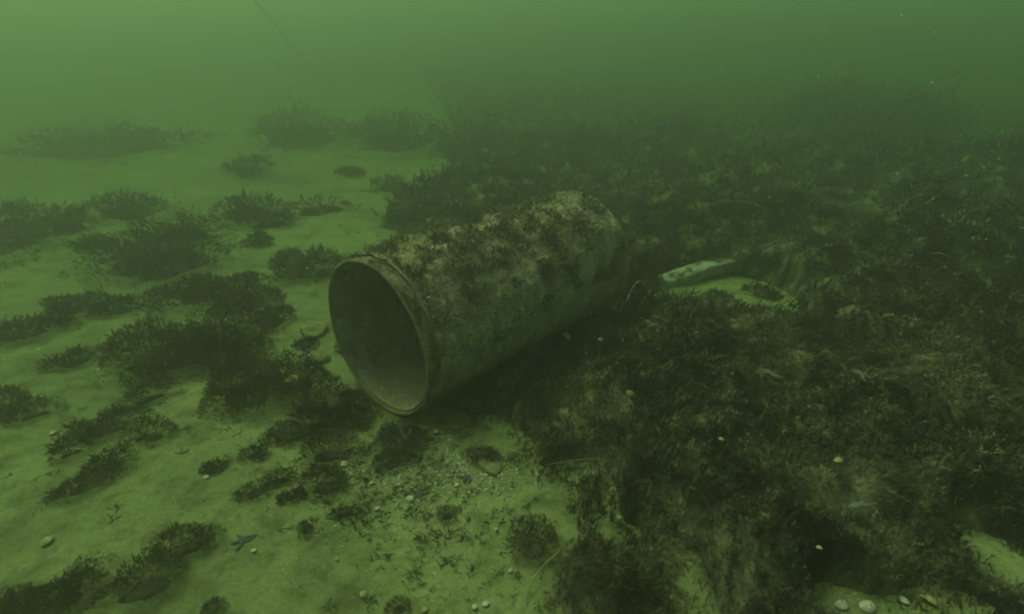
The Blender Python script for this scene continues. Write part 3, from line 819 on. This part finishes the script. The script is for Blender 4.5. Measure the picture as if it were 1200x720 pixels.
# shell grit and coarse sand: nobody could count it
bag = Bag(); rng = np.random.default_rng(77)
def grit(n, px, py, sx, sy, lo, hi, on_mat=False):
    P = []
    for _ in range(n):
        a, b = rng.normal(px, sx), rng.normal(py, sy)
        if b > 716 + 60 or b < 120: continue
        P.append(G(a, b))
    P = np.array(P)
    d = mat_inside(P[:, 0], P[:, 1])
    if not on_mat: P = P[d < 0.0]
    z = ground_z(P[:, 0], P[:, 1])
    s = np.exp(rng.uniform(np.log(lo), np.log(hi), len(P)))
    for i in range(len(P)):
        k = 5; a = np.arange(k)*2*np.pi/k + rng.uniform(0, 6)
        rr = s[i]*rng.uniform(0.6, 1.2, k)
        tx, ty = rng.normal(0, 0.35, 2)
        ring = np.stack([np.cos(a)*rr, np.sin(a)*rr*rng.uniform(0.5, 1), np.cos(a)*rr*tx + np.sin(a)*rr*ty], -1)
        top = np.array([[0, 0, s[i]*0.55]])
        V = np.concatenate([ring, top]) + [P[i, 0], P[i, 1], z[i] + s[i]*0.15]
        bag.add(V, [(j, (j+1) % k, k) for j in range(k)], 0 if rng.uniform() < 0.55 else 1)
grit(420, 470, 570, 60, 22, 0.0022, 0.0062)
grit(420, 565, 556, 34, 14, 0.0022, 0.0085)
grit(260, 520, 510, 35, 18, 0.0022, 0.0055)
grit(350, 450, 630, 90, 45, 0.0014, 0.0045)
grit(260, 330, 510, 40, 22, 0.0022, 0.0050)
grit(200, 250, 480, 30, 25, 0.0014, 0.0035)
grit(250, 360, 400, 25, 18, 0.0025, 0.0060)
grit(500, 250, 600, 180, 90, 0.0012, 0.0036)
grit(300, 300, 330, 160, 60, 0.002, 0.0055)
grit(160, 840, 345, 40, 14, 0.003, 0.0075)
grit(120, 985, 275, 18, 14, 0.005, 0.011)
grit(160, 1050, 705, 50, 14, 0.0016, 0.005)
grit(900, 280, 560, 200, 110, 0.0010, 0.0026)
grit(260, 480, 560, 50, 20, 0.003, 0.007)
V, T, M = bag.arrays()
link("shell_grit", tri_mesh("shell_grit", V, T, False, M), [M_SHELL, M_SHELLY], kind="stuff", label="pale shell grit and fragments strewn over the sand", category="shell grit")

# loose dark algae scraps strewn over the sand
bag = Bag(); rng = np.random.default_rng(91)
PX = np.concatenate([np.stack([rng.uniform(-40, 640, 900), rng.uniform(330, 760, 900)], -1), np.stack([rng.normal(500, 70, 500), rng.normal(580, 45, 500)], -1),
                     np.stack([rng.normal(350, 50, 350), rng.normal(540, 35, 350)], -1), np.stack([rng.uniform(60, 540, 350), rng.uniform(195, 330, 350)], -1)])
P = np.array([G(a, b) for a, b in PX])
k = fbm(P[:, 0]*3, P[:, 1]*3, octaves=3, seed=5) + rng.uniform(-0.3, 0.3, len(P)) > 0.0
P = P[k & (mat_inside(P[:, 0], P[:, 1]) < 0)]
P3 = np.concatenate([P, ground_z(P[:, 0], P[:, 1])[:, None] + 0.002], 1)
rep = 5
P3 = np.repeat(P3, rep, 0) + np.concatenate([rng.normal(0, 0.006, (len(P3)*rep, 2)), np.zeros((len(P3)*rep, 1))], 1)
D = np.concatenate([rng.normal(0, 1, (len(P3), 2)), np.abs(rng.normal(0.25, 0.15, (len(P3), 1)))], 1)
scatter(bag, P3, D, np.repeat(np.exp(rng.uniform(np.log(0.006), np.log(0.022), len(P3)//rep)), rep), rng, PROTO)
link("algae_scraps", bag.mesh("algae_scraps"), M_ALGAE, kind="stuff", label="small loose dark algae scraps strewn over the sand", category="algae scraps")

# a flat encrusted stone left of the cylinder's mouth
def stone(label, px, py, wx, wy, wz, seed, m):
    nu, nv = 40, 20
    a, b = np.meshgrid(np.linspace(0, 2*np.pi, nu, endpoint=False), np.linspace(-np.pi/2, np.pi/2, nv), indexing='ij')
    x, y, z = np.cos(a)*np.cos(b), np.sin(a)*np.cos(b), np.sin(b)
    q = 1 + 0.45*fbm(x*1.3+seed, y*1.3, z*1.3, octaves=4, seed=seed) + 0.10*fbm(x*7, y*7, z*7, octaves=3, seed=seed+1)
    p = put(px, py)
    V = np.stack([x*q*wx, y*q*wy, np.sign(z)*np.abs(z)**0.7*q*wz + wz*0.25], -1).reshape(-1, 3)
    link("stone", tri_mesh("stone", V, grid_tris(nu, nv, True), True), m, loc=p, rot=(0.05, 0.04, seed*0.7), label=label, category="stone", group="encrusted stones")
M_STONE = mat_plain("encrusted_stone", (0.07, 0.075, 0.04), (0.27, 0.28, 0.14), 28, 0.95, 0.8)
stone("flat pale encrusted stone on the sand left of the cylinder's mouth", 368, 388, 0.085, 0.06, 0.022, 3, M_STONE)
stone("small low encrusted stone below the flat one left of the cylinder's mouth", 366, 424, 0.075, 0.045, 0.016, 5, M_STONE)
stone("lumpy pale stone in the gravel patch right of the purple grey starfish", 574, 548, 0.045, 0.03, 0.016, 8, M_STONE)

# blades, stalks and sticks
def tube(points, radii, nseg=8, flat=1.0):
    pts = np.array(points, float); n = len(pts)
    tan = np.gradient(pts, axis=0); tan /= np.linalg.norm(tan, axis=1, keepdims=True)
    up = np.array([0, 0, 1.0])
    s = np.cross(tan, up); s /= np.linalg.norm(s, axis=1, keepdims=True) + 1e-9
    u = np.cross(s, tan)
    a = np.linspace(0, 2*np.pi, nseg, endpoint=False)
    R = np.array(radii)[:, None, None]
    V = pts[:, None, :] + R*(np.cos(a)[None, :, None]*s[:, None, :] + flat*np.sin(a)[None, :, None]*u[:, None, :])
    T = grid_tris(nseg, n, True)
    V2 = V.transpose(1, 0, 2).reshape(-1, 3)
    o = len(V2)
    caps = [(o, j*n, ((j+1) % nseg)*n) for j in range(nseg)] + [(o+1, ((j+1) % nseg)*n+n-1, j*n+n-1) for j in range(nseg)]
    return np.concatenate([V2, pts[[0]], pts[[-1]]]), np.concatenate([T, np.array(caps)])
def spline(pts, n=14):
    pts = np.array(pts, float); P = np.vstack([2*pts[0]-pts[1], pts, 2*pts[-1]-pts[-2]])
    out = []
    m = len(pts)-1
    for t in np.linspace(0, m, n):
        i = min(int(t), m-1); u = t-i
        a, b, c, d = P[i:i+4]
        out.append(0.5*((2*b)+(c-a)*u+(2*a-5*b+4*c-d)*u*u+(3*b-a-3*c+d)*u**3))
    return np.array(out)
GB = "loose blades and stalks on the algae"
for nm, cat, lab, pix, lifts, rad, m, flat in [
 ("stalk", "stalk", "thin curved stalk rising from the sand beside the rounded dark clump", [(616, 706), (622, 684), (640, 660), (655, 646), (658, 628)], [0.01, 0.02, 0.05, 0.09, 0.12], 0.0028, M_BLADE, 0.8),
 ("seagrass_blade", "seagrass", "long thin blade arched over the mat edge below the bushy hummock", [(640, 545), (670, 540), (700, 538), (724, 543)], [0.03, 0.05, 0.05, 0.04], 0.0022, M_BLADED, 0.4),
 ("seagrass_blade", "seagrass", "pale yellow curved blade on the mat right of centre", [(968, 477), (980, 480), (992, 484), (1000, 489)], [0.05, 0.06, 0.06, 0.05], 0.0030, M_BLADE, 0.4),
 ("stick", "stick", "short pale stick slanting up on the mat right of the sand patch", [(996, 401), (1001, 395), (1006, 390), (1010, 386)], [0.04, 0.06, 0.08, 0.10], 0.0060, M_BLADE, 0.8),
 ("seagrass_blade", "seagrass", "pale blade draped over the big rounded hummock behind the plank", [(852, 222), (880, 219), (915, 227), (950, 240)], [0.30, 0.31, 0.28, 0.22], 0.010, M_BLADE, 0.4),
 ("seagrass_blade", "seagrass", "yellow blade draped over the left shoulder of the dark hummock near the right edge", [(1034, 292), (1050, 282), (1066, 275), (1084, 274)], [0.16, 0.22, 0.26, 0.27], 0.010, M_BLADE, 0.5),
 ("seagrass_blade", "seagrass", "short yellow blade on the right shoulder of the dark hummock near the right edge", [(1160, 285), (1170, 287), (1182, 293)], [0.22, 0.22, 0.19], 0.011, M_BLADE, 0.5),
 ("seagrass_blade", "seagrass", "pale slanting blade left of the dark hummock near the right edge", [(966, 297), (978, 287), (990, 279)], [0.05, 0.08, 0.10], 0.009, M_BLADE, 0.5),
 ("seagrass_blade", "seagrass", "pale blade lying level above the pale slanting blade in the right mat", [(960, 284), (985, 272), (1010, 268), (1024, 270)], [0.10, 0.15, 0.17, 0.17], 0.010, M_BLADE, 0.5),
 ("seagrass_blade", "seagrass", "faint blade curved under the yellow blade on the dark hummock near the right edge", [(1080, 302), (1096, 297), (1110, 300), (1116, 310)], [0.26, 0.29, 0.29, 0.25], 0.008, M_BLADED, 0.5),
 ("seagrass_blade", "seagrass", "long brown blade lying across the mat behind the pale plank", [(820, 244), (850, 236), (885, 240), (905, 250)], [0.26, 0.32, 0.32, 0.28], 0.009, M_BLADED, 0.4),
 ("seagrass_blade", "seagrass", "thin bent dark stalk sticking out of the bottom left corner clump", [(198, 646), (203, 628), (208, 611), (211, 622)], [0.05, 0.09, 0.13, 0.10], 0.0018, M_LINE, 0.8),
 ("seagrass_blade", "seagrass", "pale tangled blade leaning on the cylinder's far lower end", [(735, 352), (740, 340), (748, 330), (757, 331)], [0.05, 0.09, 0.12, 0.11], 0.0045, M_BLADE, 0.5),
 ("stick", "stick", "short grey stick on the ground under the cylinder's flank", [(644, 416), (654, 413), (666, 411)], [0.012, 0.012, 0.012], 0.007, M_STARB, 0.7),
]:
    pts = []
    for (px, py), l in zip(pix, lifts):
        g0 = G(px, py, l); z = float(ground_z(*g0)) + l
        g1 = G(px, py, z); pts.append([g1[0], g1[1], z])
    P = spline(pts, 16); o = P[0].copy()
    t = np.linspace(0, 1, 16)
    V, T = tube(P - o, rad*(1 - 0.6*t**3)*(0.7+0.3*np.sin(t*np.pi)), 8, flat)
    link(nm, tri_mesh(nm, V, T, True), m, loc=o, label=lab, category=cat, group=GB if nm == "seagrass_blade" else None)

# pale plank lying in the bare patch
a, b = G(776, 328, 0.03), G(864, 300, 0.08)
pa, pb = np.array([a[0], a[1], float(ground_z(*a))+0.012]), np.array([b[0], b[1], float(ground_z(*b))+0.06])
n = 26; t = np.linspace(0, 1, n)
d = (pb-pa)/np.linalg.norm(pb-pa); s = np.cross(d, [0, 0, 1]); s /= np.linalg.norm(s); u = np.cross(s, d)
bag = Bag()
prof = np.array([(-1, -0.8), (-0.9, -1), (0.9, -1), (1, -0.8), (1, 0.8), (0.85, 1), (-0.85, 1), (-1, 0.8)])
VV = []
for k in range(n):
    w = 0.054*(1 + 0.18*fbm(t[k:k+1]*5, np.zeros(1), octaves=3, seed=6)[0])*(1 if 0 < k < n-1 else 0.9)
    h = 0.034*(1 + 0.2*fbm(t[k:k+1]*7, np.ones(1), octaves=3, seed=9)[0])
    c = pa + (pb-pa)*t[k] + u*0.004*math.sin(t[k]*3.1)
    VV.append([c + s*w*q[0]*(1+0.06*math.sin(k*2.1+i)) + u*h*q[1] for i, q in enumerate(prof)])
VV = np.array(VV).transpose(1, 0, 2).reshape(-1, 3)
T = grid_tris(8, n, True); o_ = len(VV)
caps = [(o_, ((j+1) % 8)*n, j*n) for j in range(8)] + [(o_+1, j*n+n-1, ((j+1) % 8)*n+n-1) for j in range(8)]
VV = np.concatenate([VV, [pa - d*0.006], [pb + d*0.006]])
plank = link("plank", tri_mesh("plank", VV - pa, np.concatenate([T, np.array(caps)])), M_WOOD, loc=pa,
     label="pale weathered piece of plank lying beside the bare sand patch right of the cylinder", category="plank")

bag = Bag(); rng = np.random.default_rng(8)
tt = rng.uniform(0, 1, 2600)**0.9; ss = rng.uniform(-1, 1, 2600); side = rng.uniform(0, 1, 2600) < 0.5
k = fbm(tt*7, ss*1.5, octaves=3, seed=3) > 0.16
tt, ss, side = tt[k], ss[k], side[k]
P = (pb-pa)[None]*tt[:, None] + np.where(side[:, None], s*(0.046*ss)[:, None] + u*0.033, s*0.047 + u*(0.032*ss)[:, None])
D = u[None]*0.6 + s[None]*0.3 + rng.normal(0, 0.6, (len(tt), 3))
scatter(bag, P, D, rng.uniform(0.008, 0.028, len(tt)), rng, PROTO)
link("algae_growth", bag.mesh("algae_growth"), M_GROWTH, parent=plank)

# thin line running down through the water in the upper left
p0 = np.array([-1.55, 2.75, 1.80]); e = G(372, 92); p1 = np.array([e[0], e[1], float(ground_z(*e))])
g = G(420, 150); p1 = np.array([g[0], g[1], float(ground_z(*g))])
def ray(px, py, dist):
    u_, v_ = (px-600)/FPX, (360-py)/FPX
    dd = np.array([u_, CP + v_*SP, -SP + v_*CP]); return np.array([0, 0, CAM_H]) + dd/np.linalg.norm(dd)*dist
P = spline([ray(276, -24, 3.2), ray(318, 24, 4.2), ray(352, 66, 5.6), p1], 30)
V, T = tube(P - p1, np.full(30, 0.0013), 6)
link("rope", tri_mesh("rope", V, T, True), M_LINE, loc=p1, label="thin dark line slanting down through the murky water at upper left", category="rope")

# particles drifting in the water
rng = np.random.default_rng(3)
n = 12000
r = 0.55*np.exp(rng.uniform(0, 2.3, n)); az = np.radians(rng.uniform(-55, 55, n)); el = rng.uniform(-1, 1, n)
x, y = r*np.sin(az), r*np.cos(az); z = rng.uniform(0.12, 2.2, n)
hm = np.maximum(mat_height(x, y, mat_inside(x, y)), 0)
k = (z > 0.45 + hm) & (r > 1.3)
P = np.stack([x, y, z], -1)[k]
octa = np.array([(1, 0, 0), (-1, 0, 0), (0, 1, 0), (0, -1, 0), (0, 0, 1), (0, 0, -1)], float)
ot = np.array([(0, 2, 4), (2, 1, 4), (1, 3, 4), (3, 0, 4), (2, 0, 5), (1, 2, 5), (3, 1, 5), (0, 3, 5)])
s = np.exp(rng.uniform(np.log(0.0007), np.log(0.0022), len(P)))
V = P[:, None, :] + octa[None]*s[:, None, None]*rng.uniform(0.4, 1.4, (len(P), 1, 3))
T = ot[None] + (np.arange(len(P))*6)[:, None, None]
link("drifting_particles", tri_mesh("drifting_particles", V.reshape(-1, 3), T.reshape(-1, 3)), M_SNOW, kind="stuff", label="fine pale particles drifting in the green water", category="particles")

# ------------------------------------------------------------------ the murky water itself
hx0, hx1, hy0, hy1, hz0, hz1 = -70, 70, -24, 95, -1.6, 2.9
hv = [(x, y, z) for x in (hx0, hx1) for y in (hy0, hy1) for z in (hz0, hz1)]
hf = [(0, 1, 3, 2), (4, 6, 7, 5), (0, 4, 5, 1), (2, 3, 7, 6), (0, 2, 6, 4), (1, 5, 7, 3)]
hm_ = bpy.data.meshes.new("haze"); hm_.from_pydata(hv, [], hf); hm_.update()
mh = bpy.data.materials.new("murky_water"); mh.use_nodes = True
nt = mh.node_tree; nt.nodes.clear()
o = nt.nodes.new("ShaderNodeOutputMaterial"); pv = nt.nodes.new("ShaderNodeVolumePrincipled")
pv.inputs["Color"].default_value = (0.46, 0.46, 0.47, 1)
pv.inputs["Density"].default_value = 0.28
pv.inputs["Anisotropy"].default_value = 0.80
pv.inputs["Absorption Color"].default_value = (0.07, 0.60, 0.02, 1)
nt.links.new(pv.outputs[0], o.inputs["Volume"])
link("haze", hm_, mh, kind="stuff", label="green murky water filling the whole scene", category="haze")
